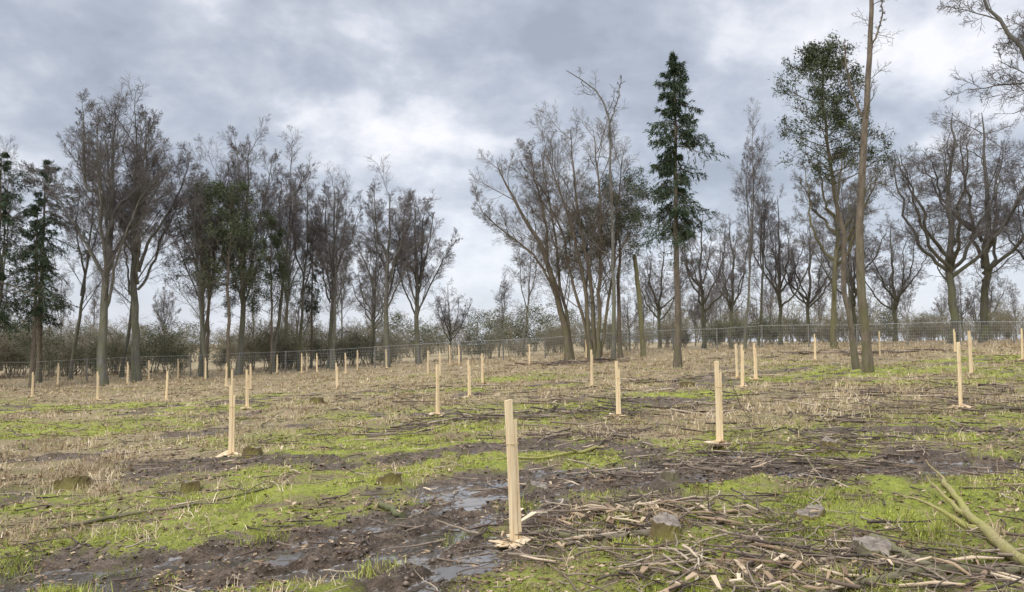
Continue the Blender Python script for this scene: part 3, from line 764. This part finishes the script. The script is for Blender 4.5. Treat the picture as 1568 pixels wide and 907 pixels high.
slabs(1.15,7.1,.45,.18,65,.15,.5,.16); slabs(2.4,5.2,.8,.3,56,.08,.4,.18); slabs(.9,6.4,.5,.3,40,.03,.12,.4); slabs(1.5,5.0,.5,.3,34,.05,.22,.3)
slabs(.4,9.2,.4,.3,12,.08,.3,.3); slabs(3.5,9.8,.9,.5,24,.08,.3,.2); slabs(0,15,6,6,70,.06,.25,.3); slabs(3,8,2.5,2,70,.03,.12,.4); slabs(-4,11,2,2,36,.04,.2,.4)
obj("wood_chips", cb_.mesh("wood_chips", [M_chip], False))
M_log = bark("lichen_log_bark", (.19,.15,.07), (.42,.35,.18), (.33,.32,.08), 3., 14)
def branch(name, pts, r0, r1, mat, twigs=4, lift=0.):
    bf = Buf(); P, L = resample([(a, b_, 0) for a, b_ in pts], 22, .012)
    P[:, 2] = height(P[:, 0], P[:, 1])+np.linspace(r0, r1, 22)*.8+lift*np.linspace(1, 0, 22)
    for _ in range(4):
        P[1:-1, 2] = np.maximum(P[1:-1, 2], (P[:-2, 2]+P[2:, 2])/2)
    R = np.linspace(r0, r1, 22)[None]*(1+.12*rng.normal(size=(1, 22)))
    tube(bf, P[None], R, 10, 0, True, rough=.06, rnd=np.array([.6]))
    if twigs:
        P2, R2, L2 = spawn(P[None], R, np.array([L]), twigs, .2, .95, (30, 60), .25, .4, .2, .01, .12, 7, .03, .004)
        zz = height(P2[..., 0], P2[..., 1])+.02; P2[..., 2] = zz+np.abs(P2[..., 2]-zz)*.35
        tube(bf, P2, R2, 6, 0, rough=.05, rnd=np.full(twigs, .6))
    obj(name, bf.mesh(name, [mat], True))
branch("fallen_branch", [(3.25,4.9),(3.35,5.6),(3.6,6.4),(3.85,7.),(4.1,7.8)], .045, .024, M_log, 3, .02)
branch("fallen_branch", [(1.7,4.75),(2.1,4.9),(2.8,5.25),(3.4,5.15)], .022, .035, M_brown, 4)
branch("fallen_branch", [(.17,6.95),(.63,6.5),(1.14,6.25)], .022, .028, M_brown, 2)
branch("fallen_branch", [(-4.6,8.3),(-4.2,8.8),(-3.7,8.8),(-3.3,9.2),(-2.8,9.5)], .024, .010, M_brown, 3)
branch("fallen_branch", [(-1.38,8.5),(-1.1,8.15)], .032, .028, M_oak, 0)
branch("fallen_branch", [(.9,7.2),(1.5,7.5),(1.9,7.3)], .02, .012, M_log, 2)
branch("fallen_branch", [(7.9,13.6),(8.8,13.2),(9.6,13.0)], .03, .015, M_brown, 3)
branch("fallen_branch", [(1.3,11.6),(.6,11.),(-.2,11.2)], .025, .012, M_log, 3)
branch("fallen_branch", [(2.6,5.9),(2.75,5.45),(2.7,5.1)], .035, .03, M_brown, 0)

# ------------------------------------------------------------------ sky, sun
wd = bpy.data.worlds.new("World"); scene.world = wd; wd.use_nodes = True
nt = wd.node_tree; nt.nodes.clear()
out = N(nt, "ShaderNodeOutputWorld"); bg = N(nt, "ShaderNodeBackground"); bg2 = N(nt, "ShaderNodeBackground"); ad = N(nt, "ShaderNodeAddShader")
sky = N(nt, "ShaderNodeTexSky", sky_type='NISHITA'); sky.sun_disc = False
SE, SA = math.radians(40), math.radians(212)
sky.sun_elevation = SE; sky.sun_rotation = SA
nt.links.new(sky.outputs[0], bg2.inputs[0]); bg2.inputs[1].default_value = .02
tc = N(nt, "ShaderNodeTexCoord"); sx = N(nt, "ShaderNodeSeparateXYZ"); nt.links.new(tc.outputs["Generated"], sx.inputs[0])
zc = math_(nt, 'ADD', math_(nt, 'MAXIMUM', sx.outputs[2], 0.), .38)
cx = N(nt, "ShaderNodeCombineXYZ")
nt.links.new(math_(nt, 'DIVIDE', sx.outputs[0], zc), cx.inputs[0]); nt.links.new(math_(nt, 'DIVIDE', sx.outputs[1], zc), cx.inputs[1])
cx.inputs[2].default_value = 1.4
nA = noise(nt, cx.outputs[0], 2.1, 7, .55, .25); nB = noise(nt, cx.outputs[0], 7, 6, .55, .15)
cl = math_(nt, 'ADD', math_(nt, 'MULTIPLY', nA, .68), math_(nt, 'MULTIPLY', nB, .32))
col = ramp(nt, cl, [(.38, (.36,.39,.455)), (.45, (.44,.475,.55)), (.51, (.56,.59,.66)), (.56, (.73,.745,.80)), (.63, (.93,.92,.94))])
col = mix(nt, mrange(nt, sx.outputs[2], .24, .0, 0, .8), col, (.70,.73,.82))
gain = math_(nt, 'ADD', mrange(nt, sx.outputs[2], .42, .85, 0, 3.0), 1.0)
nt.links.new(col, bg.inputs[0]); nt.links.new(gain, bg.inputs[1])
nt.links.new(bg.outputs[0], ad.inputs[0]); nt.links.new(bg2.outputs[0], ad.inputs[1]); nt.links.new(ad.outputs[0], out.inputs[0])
sl = bpy.data.lights.new("sun", 'SUN'); sl.energy = 1.5; sl.angle = math.radians(12); sl.color = (1, .96, .9)
so = bpy.data.objects.new("sun", sl); scene.collection.objects.link(so)
dirv = Vector((math.sin(SA)*math.cos(SE), math.cos(SA)*math.cos(SE), math.sin(SE)))
so.rotation_euler = dirv.to_track_quat('Z', 'Y').to_euler()

cam = bpy.data.cameras.new("camera"); co_ = bpy.data.objects.new("camera", cam); scene.collection.objects.link(co_)
cam.lens = 28.24; cam.sensor_width = 36; cam.clip_end = 3000; cam.clip_start = .05
co_.location = (0, 0, 1.6); co_.rotation_euler = (math.radians(93.3), 0, 0)
scene.camera = co_
scene.view_settings.view_transform = 'Standard'; scene.view_settings.look = 'None'; scene.view_settings.exposure = 0
